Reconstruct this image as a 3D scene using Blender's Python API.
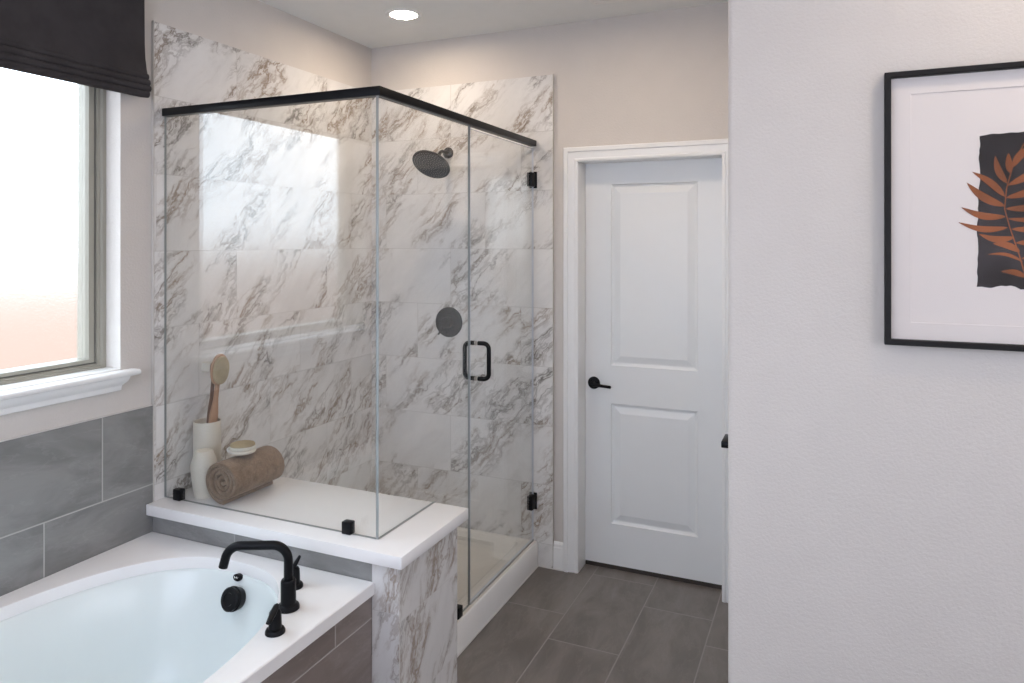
import bpy, bmesh, math, random
from mathutils import Vector, Matrix
random.seed(7)
for o in list(bpy.data.objects):
    bpy.data.objects.remove(o, do_unlink=True)
SC = bpy.context.scene
COL = SC.collection
PI = math.pi

# ------------------------------------------------------------------ camera
cam_d = bpy.data.cameras.new('camera')
cam = bpy.data.objects.new('camera', cam_d)
COL.objects.link(cam)
cam_d.sensor_fit = 'HORIZONTAL'
cam_d.sensor_width = 36.0
cam_d.lens = 36.0 * 715.06 / 1024.0
cam_d.shift_y = -(341.5 - 242.22) / 1024.0
cam_d.clip_start = 0.05
cam.location = (2.3439, -3.3600, 1.6276)
cam.rotation_euler = (PI / 2 + 0.0006, 0.0, 0.4149)
SC.camera = cam

# ------------------------------------------------------------------ view, world, light levels
SC.view_settings.view_transform = 'Standard'
SC.view_settings.look = 'None'
SC.view_settings.exposure = 0.27
SC.view_settings.gamma = 1.0
SC.view_settings.use_curve_mapping = False
SKY = 5.6                 # daylight outside the frosted window
BACKLIGHT = 4.2           # glow of the added, unseen fill window behind the camera
DOWNLIGHT = 115.0         # recessed ceiling lights: the one over the shower and the added ones
WARM = (1.0, 0.81, 0.62)

world = bpy.data.worlds.new('world')
SC.world = world
world.use_nodes = True

cy = SC.cycles
cy.use_denoising = True
cy.max_bounces = 10
cy.diffuse_bounces = 5
cy.glossy_bounces = 5
cy.transmission_bounces = 8
cy.transparent_max_bounces = 16
cy.sample_clamp_indirect = 4.0
cy.caustics_reflective = False
cy.caustics_refractive = True


# ------------------------------------------------------------------ node helpers
class NT:
    def __init__(self, tree):
        self.t = tree
        self.n = tree.nodes
        self.l = tree.links

    def new(self, kind, **kw):
        nd = self.n.new(kind)
        for k, v in kw.items():
            setattr(nd, k, v)
        return nd

    def put(self, sock, v):
        if isinstance(v, bpy.types.NodeSocket):
            self.l.new(v, sock)
        elif v is not None:
            if sock.type == 'RGBA' and len(v) == 3:
                v = (*v, 1.0)
            sock.default_value = v

    def m(self, op, a, b=None, c=None, clamp=False):
        nd = self.new('ShaderNodeMath', operation=op, use_clamp=clamp)
        self.put(nd.inputs[0], a)
        self.put(nd.inputs[1], b)
        self.put(nd.inputs[2], c)
        return nd.outputs[0]

    def mapr(self, v, a, b, c=0.0, d=1.0, smooth=True):
        nd = self.new('ShaderNodeMapRange')
        nd.interpolation_type = 'SMOOTHSTEP' if smooth else 'LINEAR'
        for i, x in enumerate((v, a, b, c, d)):
            self.put(nd.inputs[i], x)
        return nd.outputs[0]

    def xyz(self, x, y, z):
        nd = self.new('ShaderNodeCombineXYZ')
        for i, v in enumerate((x, y, z)):
            self.put(nd.inputs[i], v)
        return nd.outputs[0]

    def vm(self, op, a, b=None):
        nd = self.new('ShaderNodeVectorMath', operation=op)
        self.put(nd.inputs[0], a)
        if b is not None:
            self.put(nd.inputs[1], b)
        return nd.outputs[0]

    def noise(self, vec, scale, detail=4.0, rough=0.55, dist=0.0, out=0):
        nd = self.new('ShaderNodeTexNoise')
        self.put(nd.inputs['Vector'], vec)
        nd.inputs['Scale'].default_value = scale
        nd.inputs['Detail'].default_value = detail
        nd.inputs['Roughness'].default_value = rough
        nd.inputs['Distortion'].default_value = dist
        return nd.outputs[out]

    def mix(self, f, a, b):
        nd = self.new('ShaderNodeMix', data_type='RGBA')
        self.put(nd.inputs[0], f)
        self.put(nd.inputs[6], a)
        self.put(nd.inputs[7], b)
        return nd.outputs[2]

    def pos(self):
        return self.new('ShaderNodeNewGeometry').outputs['Position']

    def sep(self, v):
        nd = self.new('ShaderNodeSeparateXYZ')
        self.put(nd.inputs[0], v)
        return nd.outputs

    def bump(self, h, strength, dist):
        nd = self.new('ShaderNodeBump')
        nd.inputs['Strength'].default_value = strength
        nd.inputs['Distance'].default_value = dist
        self.put(nd.inputs['Height'], h)
        return nd.outputs[0]


def mat(name):
    m = bpy.data.materials.new(name)
    m.use_nodes = True
    nt = NT(m.node_tree)
    bs = m.node_tree.nodes['Principled BSDF']
    return m, nt, bs


def plain(name, col, rough=0.5, metal=0.0, spec=0.5, bump=None, vary=0.0, coat=0.0):
    m, nt, bs = mat(name)
    bs.inputs['Roughness'].default_value = rough
    bs.inputs['Metallic'].default_value = metal
    bs.inputs['Specular IOR Level'].default_value = spec
    bs.inputs['Coat Weight'].default_value = coat
    p = nt.pos()
    n1 = nt.noise(p, 9.0, 3.0)
    f = nt.mapr(n1, 0.3, 0.7)
    lo = tuple(c * (1 - vary) for c in col)
    nt.put(bs.inputs['Base Color'], nt.mix(f, lo, col))
    if bump:
        sc, st, di = bump
        nt.put(bs.inputs['Normal'], nt.bump(nt.noise(p, sc, 3.0, 0.6), st, di))
    return m


def tile_coords(nt, axis, col0, length, row0, height, stagger, grout, period=3):
    """In-plane tile layout: returns (a, b, grout mask, tile id vector). axis: 'x', 'y' (upright planes) or 'f' (floor)."""
    X, Y, Z = nt.sep(nt.pos())
    if axis == 'x':
        a, b = X, Z
    elif axis == 'y':
        a, b = Y, Z
    else:
        a, b = Y, X
    rb = nt.m('DIVIDE', nt.m('SUBTRACT', b, row0), height)
    ri = nt.m('FLOOR', rb)
    rf = nt.m('SUBTRACT', rb, ri)
    sh = nt.m('MULTIPLY', nt.m('FLOORED_MODULO', ri, float(period)), stagger)
    ca = nt.m('DIVIDE', nt.m('SUBTRACT', nt.m('SUBTRACT', a, col0), sh), length)
    ci = nt.m('FLOOR', ca)
    cf = nt.m('SUBTRACT', ca, ci)
    dr = nt.m('MULTIPLY', nt.m('MINIMUM', rf, nt.m('SUBTRACT', 1.0, rf)), height)
    dc = nt.m('MULTIPLY', nt.m('MINIMUM', cf, nt.m('SUBTRACT', 1.0, cf)), length)
    d = nt.m('MINIMUM', dr, dc)
    g = nt.mapr(d, grout * 0.35, grout * 0.65, 1.0, 0.0)
    wn = nt.new('ShaderNodeTexWhiteNoise', noise_dimensions='3D')
    nt.put(wn.inputs['Vector'], nt.xyz(ci, ri, 3.7))
    return a, b, g, wn.outputs['Color'], d


def marble(name, axis, col0, row0, stagger=0.2032, warm=0.0, angle=46, soft=1.0, tone_w=1.0):
    m, nt, bs = mat(name)
    a, b, g, rnd, d = tile_coords(nt, axis, col0, 0.6096, row0, 0.2955, stagger, 0.0030)
    off = nt.vm('MULTIPLY', rnd, (9.0, 9.0, 9.0))
    ang = math.radians(angle)
    s = nt.m('ADD', nt.m('MULTIPLY', a, math.cos(ang)), nt.m('MULTIPLY', b, math.sin(ang)))
    t = nt.m('SUBTRACT', nt.m('MULTIPLY', b, math.cos(ang)), nt.m('MULTIPLY', a, math.sin(ang)))
    flat = nt.xyz(s, t, 0.0)
    warp = nt.vm('SUBTRACT', nt.noise(nt.vm('ADD', flat, off), 4.0, 5.0, 0.6, out=1), (0.5, 0.5, 0.5))
    base = nt.vm('ADD', nt.vm('ADD', nt.vm('MULTIPLY', flat, (1.35, 4.2, 1.0)), off), nt.vm('MULTIPLY', warp, (0.36, 0.55, 0.34)))
    fine = nt.vm('ADD', nt.vm('ADD', nt.vm('MULTIPLY', flat, (2.0, 9.5, 1.0)), off), nt.vm('MULTIPLY', warp, (0.5, 0.9, 0.5)))
    # bands where the stone is veined
    band = nt.noise(nt.vm('ADD', base, (2.0, 8.0, 1.0)), 1.5, 3.0, 0.55)
    k1 = nt.mapr(band, 0.43, 0.60)
    # crooked thin veins
    r1 = nt.m('ABSOLUTE', nt.m('SUBTRACT', nt.noise(base, 2.4, 5.0, 0.6), 0.5))
    v1 = nt.mapr(r1, 0.0, 0.030, 1.0, 0.0)
    r2 = nt.m('ABSOLUTE', nt.m('SUBTRACT', nt.noise(nt.vm('ADD', base, (5.2, 1.7, 2.2)), 4.6, 4.0, 0.62), 0.5))
    v2 = nt.mapr(r2, 0.0, 0.060, 1.0, 0.0)
    # short dashes running along the veins
    dsh = nt.mapr(nt.noise(fine, 4.2, 5.0, 0.62), 0.53, 0.72)
    cl = nt.m('MULTIPLY', nt.mapr(r1, 0.0, 0.12, 1.0, 0.0), k1)
    gr = nt.mapr(nt.noise(nt.vm('ADD', base, (3.0, 0.0, 4.0)), 1.6, 5.0, 0.62), 0.38, 0.70)
    tone = nt.noise(nt.vm('ADD', base, (1.0, 4.0, 9.0)), 1.3, 2.0)
    vein_c = nt.mix(nt.mapr(tone, 0.38, 0.62), (0.150, 0.132, 0.120), (0.235, 0.150, 0.092))
    white = ((0.79 + warm * 0.03) * tone_w, 0.778 * tone_w, (0.765 - warm * 0.03) * tone_w)
    c = nt.mix(nt.m('MULTIPLY', gr, 0.36), white, (0.55, 0.54, 0.53))
    c = nt.mix(nt.m('MULTIPLY', cl, 0.30), c, (0.42, 0.39, 0.355))
    c = nt.mix(nt.m('MULTIPLY', nt.m('MULTIPLY', dsh, nt.m('ADD', nt.m('MULTIPLY', k1, 0.85), 0.15)), 0.52), c, vein_c)
    c = nt.mix(nt.m('MULTIPLY', nt.m('MULTIPLY', v1, k1), 0.72 * soft), c, vein_c)
    c = nt.mix(nt.m('MULTIPLY', nt.m('MULTIPLY', v2, k1), 0.42), c, vein_c)
    c = nt.mix(nt.m('MULTIPLY', g, 0.75), c, (0.50, 0.485, 0.465))
    nt.put(bs.inputs['Base Color'], c)
    nt.put(bs.inputs['Roughness'], nt.m('ADD', nt.m('MULTIPLY', g, 0.5), 0.06))
    bs.inputs['Specular IOR Level'].default_value = 0.5
    # slight lippage: each tile leans a fraction of a degree, joints sit lower
    lean = nt.vm('MULTIPLY', nt.vm('SUBTRACT', rnd, (0.5, 0.5, 0.5)), (0.014, 0.014, 0.014))
    geo = nt.new('ShaderNodeNewGeometry')
    nrm = nt.vm('NORMALIZE', nt.vm('ADD', geo.outputs['Normal'], lean))
    bp = nt.new('ShaderNodeBump')
    bp.inputs['Strength'].default_value = 0.35
    bp.inputs['Distance'].default_value = 0.002
    nt.put(bp.inputs['Height'], nt.mapr(d, 0.0, 0.0015))
    nt.put(bp.inputs['Normal'], nrm)
    nt.put(bs.inputs['Normal'], bp.outputs[0])
    return m


def stone_tile(name, axis, col0, length, row0, height, stagger, grout, period, dark, light, grout_c, rough=0.38):
    m, nt, bs = mat(name)
    a, b, g, rnd, d = tile_coords(nt, axis, col0, length, row0, height, stagger, grout, period)
    off = nt.vm('MULTIPLY', rnd, (9.0, 9.0, 9.0))
    v = nt.vm('ADD', nt.xyz(nt.m('ADD', a, nt.m('MULTIPLY', b, 0.6)), nt.m('MULTIPLY', b, 2.6), 0.0), off)
    n1 = nt.mapr(nt.noise(v, 3.0, 6.0, 0.62, 0.6), 0.32, 0.70)
    c = nt.mix(n1, dark, light)
    r = nt.m('ABSOLUTE', nt.m('SUBTRACT', nt.noise(v, 4.0, 5.0, 0.6), 0.5))
    c = nt.mix(nt.m('MULTIPLY', nt.mapr(r, 0.0, 0.02, 1.0, 0.0), 0.13), c, tuple(x * 1.5 for x in light))
    tone = nt.sep(rnd)[0]
    c = nt.mix(nt.m('MULTIPLY', tone, 0.10), c, dark)
    c = nt.mix(g, c, grout_c)
    nt.put(bs.inputs['Base Color'], c)
    nt.put(bs.inputs['Roughness'], nt.m('ADD', rough, nt.m('MULTIPLY', g, 0.4)))
    h = nt.m('ADD', nt.mapr(d, 0.0, grout * 0.7), nt.m('MULTIPLY', n1, 0.05))
    nt.put(bs.inputs['Normal'], nt.bump(h, 0.4, 0.002))
    return m


def glass_mat(name, tint=(0.988, 0.993, 0.991), refl=1.0, f0=0.060):
    """Clear sheet glass: straight-through transmission plus Schlick reflection."""
    m, nt, bs = mat(name)
    nt.n.remove(bs)
    out = [n for n in nt.n if n.type == 'OUTPUT_MATERIAL'][0]
    lw = nt.new('ShaderNodeLayerWeight')
    lw.inputs['Blend'].default_value = 0.5
    f = nt.m('ADD', f0, nt.m('MULTIPLY', nt.m('POWER', lw.outputs['Facing'], 5.0), 1.0 - f0))
    f = nt.m('MULTIPLY', f, refl)
    tr = nt.new('ShaderNodeBsdfTransparent')
    nt.put(tr.inputs[0], tint)
    gl = nt.new('ShaderNodeBsdfGlossy')
    gl.inputs['Roughness'].default_value = 0.0
    mx = nt.new('ShaderNodeMixShader')
    nt.put(mx.inputs[0], f)
    nt.l.new(tr.outputs[0], mx.inputs[1])
    nt.l.new(gl.outputs[0], mx.inputs[2])
    nt.l.new(mx.outputs[0], out.inputs[0])
    return m


def glow(name, col, strength):
    m, nt, bs = mat(name)
    nt.n.remove(bs)
    out = [n for n in nt.n if n.type == 'OUTPUT_MATERIAL'][0]
    e = nt.new('ShaderNodeEmission')
    nt.put(e.inputs[0], col)
    e.inputs[1].default_value = strength
    nt.l.new(e.outputs[0], out.inputs[0])
    return m


# the outdoors seen and felt through the frosted window: bright sky above, a sunlit pinkish brick yard below
wt = NT(world.node_tree)
bg = [n for n in wt.n if n.type == 'BACKGROUND'][0]
tc = wt.new('ShaderNodeTexCoord')
wz = wt.sep(tc.outputs['Generated'])[2]
wcol = wt.mix(wt.m('POWER', wt.mapr(wz, -0.075, 0.035), 1.8), (0.150, 0.119, 0.106), (0.77, 0.89, 1.0))
wt.put(bg.inputs['Color'], wcol)
bg.inputs['Strength'].default_value = SKY

# ------------------------------------------------------------------ materials
M = {}
M['paint'] = plain('wall_paint', (0.640, 0.602, 0.568), 0.72, spec=0.3, bump=(120.0, 0.42, 0.004), vary=0.02)
M['ceiling'] = plain('ceiling_paint', (0.79, 0.80, 0.79), 0.85, spec=0.2, bump=(150.0, 0.12, 0.004), vary=0.02)
M['trim'] = plain('white_trim_paint', (0.83, 0.83, 0.82), 0.32, vary=0.01)
M['door'] = plain('door_paint', (0.80, 0.81, 0.81), 0.36, vary=0.01)
M['marble_x'] = marble('polished_marble_tile_far', 'x', 0.31, 0.118)
M['marble_y'] = marble('polished_marble_tile_left', 'y', -1.215, 0.118)
M['marble_k'] = marble('polished_marble_tile_knee', 'y', -1.43, 0.128, 0.12, 0.0, 66, 0.62, 0.90)
M['marble_kf'] = marble('polished_marble_tile_knee_front', 'x', 0.98, 0.152, 0.0, 0.0, 66, 0.62, 0.90)
GREY_D, GREY_L = (0.190, 0.190, 0.188), (0.285, 0.284, 0.280)
M['grey_y'] = stone_tile('grey_tile_left', 'y', -1.842, 0.6096, 0.415, 0.300, 0.205, 0.005, 2, GREY_D, GREY_L, (0.46, 0.455, 0.445))
M['grey_x'] = stone_tile('grey_tile_knee', 'x', 0.419, 0.6096, 0.415, 0.300, 0.0, 0.005, 2, GREY_D, GREY_L, (0.38, 0.375, 0.37))
M['grey_apron'] = stone_tile('grey_tile_apron_floor_lit', 'y', -1.925, 0.6096, 0.120, 0.300, -0.305, 0.005, 2, (0.190, 0.155, 0.140), (0.270, 0.228, 0.210), (0.40, 0.37, 0.35))  # grey tile with the floor's brown bounce light put into its colour
M['floor'] = stone_tile('grey_floor_tile', 'f', -0.400, 0.622, 0.9920, 0.3005, -0.2073, 0.0055, 3, (0.140, 0.122, 0.110), (0.215, 0.192, 0.176), (0.30, 0.28, 0.262), 0.34)
M['quartz'] = plain('white_quartz', (0.87, 0.865, 0.865), 0.22, bump=(60.0, 0.02, 0.001), vary=0.025)
M['acrylic'] = plain('white_acrylic', (0.745, 0.805, 0.800), 0.22, vary=0.01)
M['pan'] = plain('cream_acrylic_pan', (0.80, 0.775, 0.72), 0.25, vary=0.01)
M['curb'] = plain('white_pan_curb', (0.89, 0.88, 0.87), 0.25, vary=0.01)
M['black'] = plain('matte_black_metal', (0.006, 0.0065, 0.008), 0.38, metal=0.0, spec=0.16, vary=0.2)
M['nozzle'] = plain('grey_rubber_nozzle', (0.20, 0.20, 0.20), 0.6, vary=0.1)
M['chrome'] = plain('chrome', (0.75, 0.76, 0.77), 0.14, metal=1.0, vary=0.05)
M['edge_trim'] = plain('aluminium_tile_edge', (0.56, 0.535, 0.50), 0.40, metal=0.0, vary=0.05)
M['seal'] = plain('grey_glazing_seal', (0.42, 0.42, 0.41), 0.5, vary=0.05)
M['vinyl'] = plain('taupe_vinyl_window_frame', (0.33, 0.315, 0.265), 0.45, vary=0.03)
M['vinyl_dark'] = plain('dark_glazing_gasket', (0.16, 0.155, 0.14), 0.6, vary=0.05)
M['shade'] = plain('charcoal_woven_fabric', (0.052, 0.047, 0.049), 0.92, spec=0.15, bump=(900.0, 0.35, 0.002), vary=0.22)
M['grout_w'] = plain('white_caulk', (0.74, 0.73, 0.71), 0.6, vary=0.02)
M['gap_shade'] = plain('dark_door_gap', (0.045, 0.036, 0.030), 0.7, vary=0.1)  # near-black brown standing for the dark gap under the door
M['glass'] = glass_mat('clear_shower_glass')
M['picture_glass'] = glass_mat('picture_glass', (0.985, 0.985, 0.985), 0.7, 0.042)
M['glass_edge'] = plain('green_tinted_glass_edge', (0.30, 0.325, 0.325), 0.15, vary=0.1)
M['glass_edge_door'] = plain('pale_glass_edge', (0.60, 0.64, 0.72), 0.15, vary=0.1)
M['vase'] = plain('cream_ceramic', (0.70, 0.66, 0.575), 0.35, vary=0.03)
M['wood'] = plain('warm_beech_wood', (0.44, 0.255, 0.155), 0.5, bump=(120.0, 0.1, 0.001), vary=0.25)
M['wood_dark'] = plain('walnut_wood', (0.17, 0.085, 0.052), 0.5, bump=(120.0, 0.1, 0.001), vary=0.25)
M['wood_pale'] = plain('whitewashed_wood', (0.76, 0.71, 0.62), 0.5, vary=0.06)
M['bristle'] = plain('tan_bristles', (0.55, 0.44, 0.275), 0.9, bump=(420.0, 1.0, 0.006), vary=0.35)
M['bristle_w'] = plain('cream_bristles', (0.88, 0.85, 0.76), 0.9, bump=(420.0, 1.0, 0.006), vary=0.2)
M['frame'] = plain('black_picture_frame', (0.008, 0.0075, 0.008), 0.55, spec=0.3, vary=0.1)
M['mat'] = plain('ivory_mat_board', (0.86, 0.80, 0.77), 0.9, spec=0.1, vary=0.01)
M['ink'] = plain('charcoal_watercolour', (0.058, 0.050, 0.056), 0.8, spec=0.2, vary=0.70)
M['rust'] = plain('rust_watercolour', (0.40, 0.130, 0.050), 0.8, spec=0.2, vary=0.45)
M['lens'] = glow('downlight_lens', WARM, DOWNLIGHT)
M['rear_glow'] = glow('rear_fill_light', (0.74, 0.81, 1.0), BACKLIGHT)  # even glow of the fill pane added behind the camera
M['side_glow'] = glow('side_fill_light', (0.86, 0.88, 1.0), 2.9)  # even glow of the fill pane added right of the camera
M['vent'] = plain('white_vent_plastic', (0.82, 0.82, 0.80), 0.5, vary=0.02)


def terry():
    m, nt, bs = mat('brown_terry_towel')
    p = nt.pos()
    n = nt.noise(p, 260.0, 3.0, 0.7)
    w = nt.noise(p, 35.0, 3.0, 0.6)
    nt.put(bs.inputs['Base Color'], nt.mix(nt.mapr(nt.m('ADD', nt.m('MULTIPLY', n, 0.6), nt.m('MULTIPLY', w, 0.4)), 0.3, 0.7),
                                           (0.165, 0.108, 0.070), (0.330, 0.235, 0.165)))
    bs.inputs['Roughness'].default_value = 0.95
    bs.inputs['Specular IOR Level'].default_value = 0.1
    bs.inputs['Sheen Weight'].default_value = 0.25
    nt.put(bs.inputs['Normal'], nt.bump(nt.m('ADD', n, w), 0.7, 0.004))
    return m


M['terry'] = terry()


def frosted():
    """Obscure window glass: part of the light scatters, the rest passes."""
    m, nt, bs = mat('frosted_window_glass')
    nt.n.remove(bs)
    out = [n for n in nt.n if n.type == 'OUTPUT_MATERIAL'][0]
    tr = nt.new('ShaderNodeBsdfTransparent')
    nt.put(tr.inputs[0], (1.0, 1.0, 1.0))
    rf = nt.new('ShaderNodeBsdfRefraction')
    rf.inputs['Roughness'].default_value = 0.5
    rf.inputs['IOR'].default_value = 1.15
    nt.put(rf.inputs['Normal'], nt.bump(nt.noise(nt.pos(), 130.0, 2.0), 0.5, 0.004))
    mx = nt.new('ShaderNodeMixShader')
    mx.inputs[0].default_value = 0.25
    nt.l.new(tr.outputs[0], mx.inputs[1])
    nt.l.new(rf.outputs[0], mx.inputs[2])
    nt.l.new(mx.outputs[0], out.inputs[0])
    return m


M['frosted'] = frosted()


# ------------------------------------------------------------------ mesh helpers
class MB:
    def __init__(self):
        self.bm = bmesh.new()

    def box(self, x0, x1, y0, y1, z0, z1, bevel=0.0, seg=2, mi=0):
        bm = self.bm
        vs = [bm.verts.new((x, y, z)) for x in (x0, x1) for y in (y0, y1) for z in (z0, z1)]
        fs = []
        for q in ((0, 1, 3, 2), (4, 6, 7, 5), (0, 4, 5, 1), (2, 3, 7, 6), (0, 2, 6, 4), (1, 5, 7, 3)):
            f = bm.faces.new([vs[i] for i in q])
            f.material_index = mi
            fs.append(f)
        if bevel:
            es = list({e for f in fs for e in f.edges})
            bmesh.ops.bevel(bm, geom=es, offset=bevel, segments=seg, profile=0.5, affect='EDGES')
        return self

    def loft(self, rings, closed=True, cap0=True, cap1=True, mi=0, loop=False):
        bm = self.bm
        R = [[bm.verts.new(p) for p in r] for r in rings]
        n = len(R[0])
        for i in range(len(R) - (0 if loop else 1)):
            A, B = R[i], R[(i + 1) % len(R)]
            for j in range(n if closed else n - 1):
                k = (j + 1) % n
                f = bm.faces.new((A[j], A[k], B[k], B[j]))
                f.material_index = mi
        if closed and not loop:
            if cap0:
                bm.faces.new(list(reversed(R[0]))).material_index = mi
            if cap1:
                bm.faces.new(R[-1]).material_index = mi
        return self

    def tube(self, pts, rad, n=16, caps=True, mi=0, squash=1.0):
        """Round bar swept along pts; rad is one number or one per point."""
        pts = [Vector(p) for p in pts]
        if not isinstance(rad, (list, tuple)):
            rad = [rad] * len(pts)
        rings = []
        up = None
        for i, p in enumerate(pts):
            a = pts[max(i - 1, 0)]
            b = pts[min(i + 1, len(pts) - 1)]
            d = (b - a).normalized()
            if up is None:
                up = Vector((0, 0, 1)) if abs(d.z) < 0.9 else Vector((1, 0, 0))
            s = d.cross(up).normalized()
            up = s.cross(d).normalized()
            rings.append([p + (s * math.cos(2 * PI * k / n) + up * math.sin(2 * PI * k / n) * squash) * rad[i] for k in range(n)])
        return self.loft(rings, True, caps, caps, mi)

    def lathe(self, prof, origin=(0, 0, 0), axis=(0, 0, 1), n=32, mi=0):
        """prof: (radius, height) pairs along axis."""
        o = Vector(origin)
        ax = Vector(axis).normalized()
        u = ax.orthogonal().normalized()
        v = ax.cross(u)
        rings = [[o + ax * h + (u * math.cos(2 * PI * k / n) + v * math.sin(2 * PI * k / n)) * max(r, 1e-5) for k in range(n)]
                 for r, h in prof]
        return self.loft(rings, True, prof[0][0] > 1e-4, prof[-1][0] > 1e-4, mi)

    def prism(self, pts, vec, bevel=0.0, mi=0, cap_mi=None):
        """Polygon pts pushed along vec."""
        bm = self.bm
        a = [bm.verts.new(p) for p in pts]
        v = Vector(vec)
        b = [bm.verts.new(Vector(p) + v) for p in pts]
        n = len(a)
        fs = [bm.faces.new(list(reversed(a))), bm.faces.new(b)]
        for f in fs:
            f.material_index = mi if cap_mi is None else cap_mi
        for j in range(n):
            k = (j + 1) % n
            f = bm.faces.new((a[j], a[k], b[k], b[j]))
            f.material_index = mi
            fs.append(f)
        if bevel:
            bmesh.ops.bevel(bm, geom=list({e for f in fs for e in f.edges}), offset=bevel, segments=2, profile=0.5, affect='EDGES')
        return self

    def build(self, name, mats, parent=None, sharp=40.0, smooth=True):
        bm = self.bm
        bmesh.ops.recalc_face_normals(bm, faces=bm.faces)
        me = bpy.data.meshes.new(name)
        if parent is not None:
            off = world_of(parent)
            bmesh.ops.translate(bm, verts=bm.verts, vec=-off)
        bm.to_mesh(me)
        bm.free()
        if not isinstance(mats, (list, tuple)):
            mats = [mats]
        for m_ in mats:
            me.materials.append(m_)
        if smooth:
            me.shade_smooth()
            me.set_sharp_from_angle(angle=math.radians(sharp))
        o = bpy.data.objects.new(name, me)
        COL.objects.link(o)
        if parent is not None:
            o.parent = parent
        return o


def world_of(o):
    v = Vector((0, 0, 0))
    while o is not None:
        v = v + Vector(o.location)
        o = o.parent
    return v


def tag(o, label=None, cat=None, group=None, kind=None):
    if label:
        o['label'] = label
    if cat:
        o['category'] = cat
    if group:
        o['group'] = group
    if kind:
        o['kind'] = kind
    return o


def thing(name, loc, label, cat, group=None, kind=None):
    o = bpy.data.objects.new(name, None)
    o.empty_display_size = 0.05
    o.location = loc
    COL.objects.link(o)
    return tag(o, label, cat, group, kind)


def struct(o, label=None, cat=None):
    return tag(o, label, cat, kind='structure')


def rrect(x0, x1, y0, y1, r, z, n=6):
    pts = []
    for cx, cy_, a0 in ((x1 - r, y1 - r, 0), (x0 + r, y1 - r, 90), (x0 + r, y0 + r, 180), (x1 - r, y0 + r, 270)):
        for k in range(n + 1):
            a = math.radians(a0 + 90 * k / n)
            pts.append((cx + r * math.cos(a), cy_ + r * math.sin(a), z))
    return pts


def arc(c, r, a0, a1, n, ux, uy):
    c, ux, uy = Vector(c), Vector(ux), Vector(uy)
    return [c + ux * (r * math.cos(math.radians(a0 + (a1 - a0) * k / n))) + uy * (r * math.sin(math.radians(a0 + (a1 - a0) * k / n)))
            for k in range(n + 1)]


# ================================================================== THE ROOM
H = 2.718
XR, YR = 2.091, -1.30          # outer corner of the partition on the right
XE, YB = 4.30, -4.40           # far right and rear walls
WY0, WY1, WZ0, WZ1 = -2.70, -1.56, 1.150, 2.44   # tub window opening

struct(MB().box(-0.14, XE + 0.12, YB - 0.14, 0.30, -0.10, 0.0).build('floor', M['floor']), 'grey plank tile floor in front of the white door', 'floor')
struct(MB().box(-0.14, XE + 0.12, YB - 0.14, 0.30, H, H + 0.10).build('ceiling', M['ceiling']), 'flat white ceiling with recessed light', 'ceiling')

w = MB()
w.box(-0.14, 0, YB, WY0, 0, H)
w.box(-0.14, 0, WY1, 0.12, 0, H)
w.box(-0.14, 0, WY0, WY1, 0, WZ0)
w.box(-0.14, 0, WY0, WY1, WZ1, H)
struct(w.build('wall_left', M['paint']), 'pale painted wall with the frosted window', 'wall')

DX0, DX1, DZ = 1.2185, 1.9115, 2.030     # door opening
w = MB()
w.box(0, DX0, 0, 0.14, 0, H)
w.box(DX1, XR, 0, 0.14, 0, H)
w.box(DX0, DX1, 0, 0.14, DZ, H)
struct(w.build('wall_far', M['paint']), 'pale painted wall around the white panel door', 'wall')

# partition on the right with a rounded drywall corner
pts = [(XE, YR), (XR + 0.015, YR)] + [(XR + 0.015 - 0.015 * math.sin(math.radians(a)), YR + 0.015 - 0.015 * math.cos(math.radians(a))) for a in (15, 30, 45, 60, 75)] + \
      [(XR, YR + 0.015), (XR, 0.14), (XR + 0.12, 0.14), (XR + 0.12, YR + 0.12), (XE, YR + 0.12)]
struct(MB().prism([(x, y, 0) for x, y in pts], (0, 0, H)).build('wall_right', M['paint'], sharp=50), 'textured pale partition wall carrying the framed print', 'wall')
EY0, EY1, EZ0, EZ1 = -4.05, -1.75, 0.90, 2.30    # opening for the added side fill window, along y
w = MB()
w.box(XE, XE + 0.12, YB, EY0, 0, H)
w.box(XE, XE + 0.12, EY1, YR + 0.12, 0, H)
w.box(XE, XE + 0.12, EY0, EY1, 0, EZ0)
w.box(XE, XE + 0.12, EY0, EY1, EZ1, H)
struct(w.build('wall_east', M['paint']), 'painted side wall right of the camera', 'wall')
w3 = thing('fill_window_side', (XE, (EY0 + EY1) / 2, EZ0), 'added glowing window right of the camera, unseen, to light the room', 'window', kind='structure')
f = MB()
f.box(XE + 0.03, XE + 0.10, EY0, EY1, EZ0, EZ0 + 0.05, 0.004).box(XE + 0.03, XE + 0.10, EY0, EY1, EZ1 - 0.05, EZ1, 0.004)
for y in (EY0, (EY0 + EY1) / 2 - 0.025, EY1 - 0.05):
    f.box(XE + 0.03, XE + 0.10, y, y + 0.05, EZ0 + 0.05, EZ1 - 0.05, 0.004)
f.build('window_frame', M['trim'], w3)
MB().box(XE + 0.08, XE + 0.09, EY0 + 0.02, EY1 - 0.02, EZ0 + 0.02, EZ1 - 0.02).build('window_pane', M['side_glow'], w3)  # glowing fill pane, added to light surfaces facing right

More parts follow.
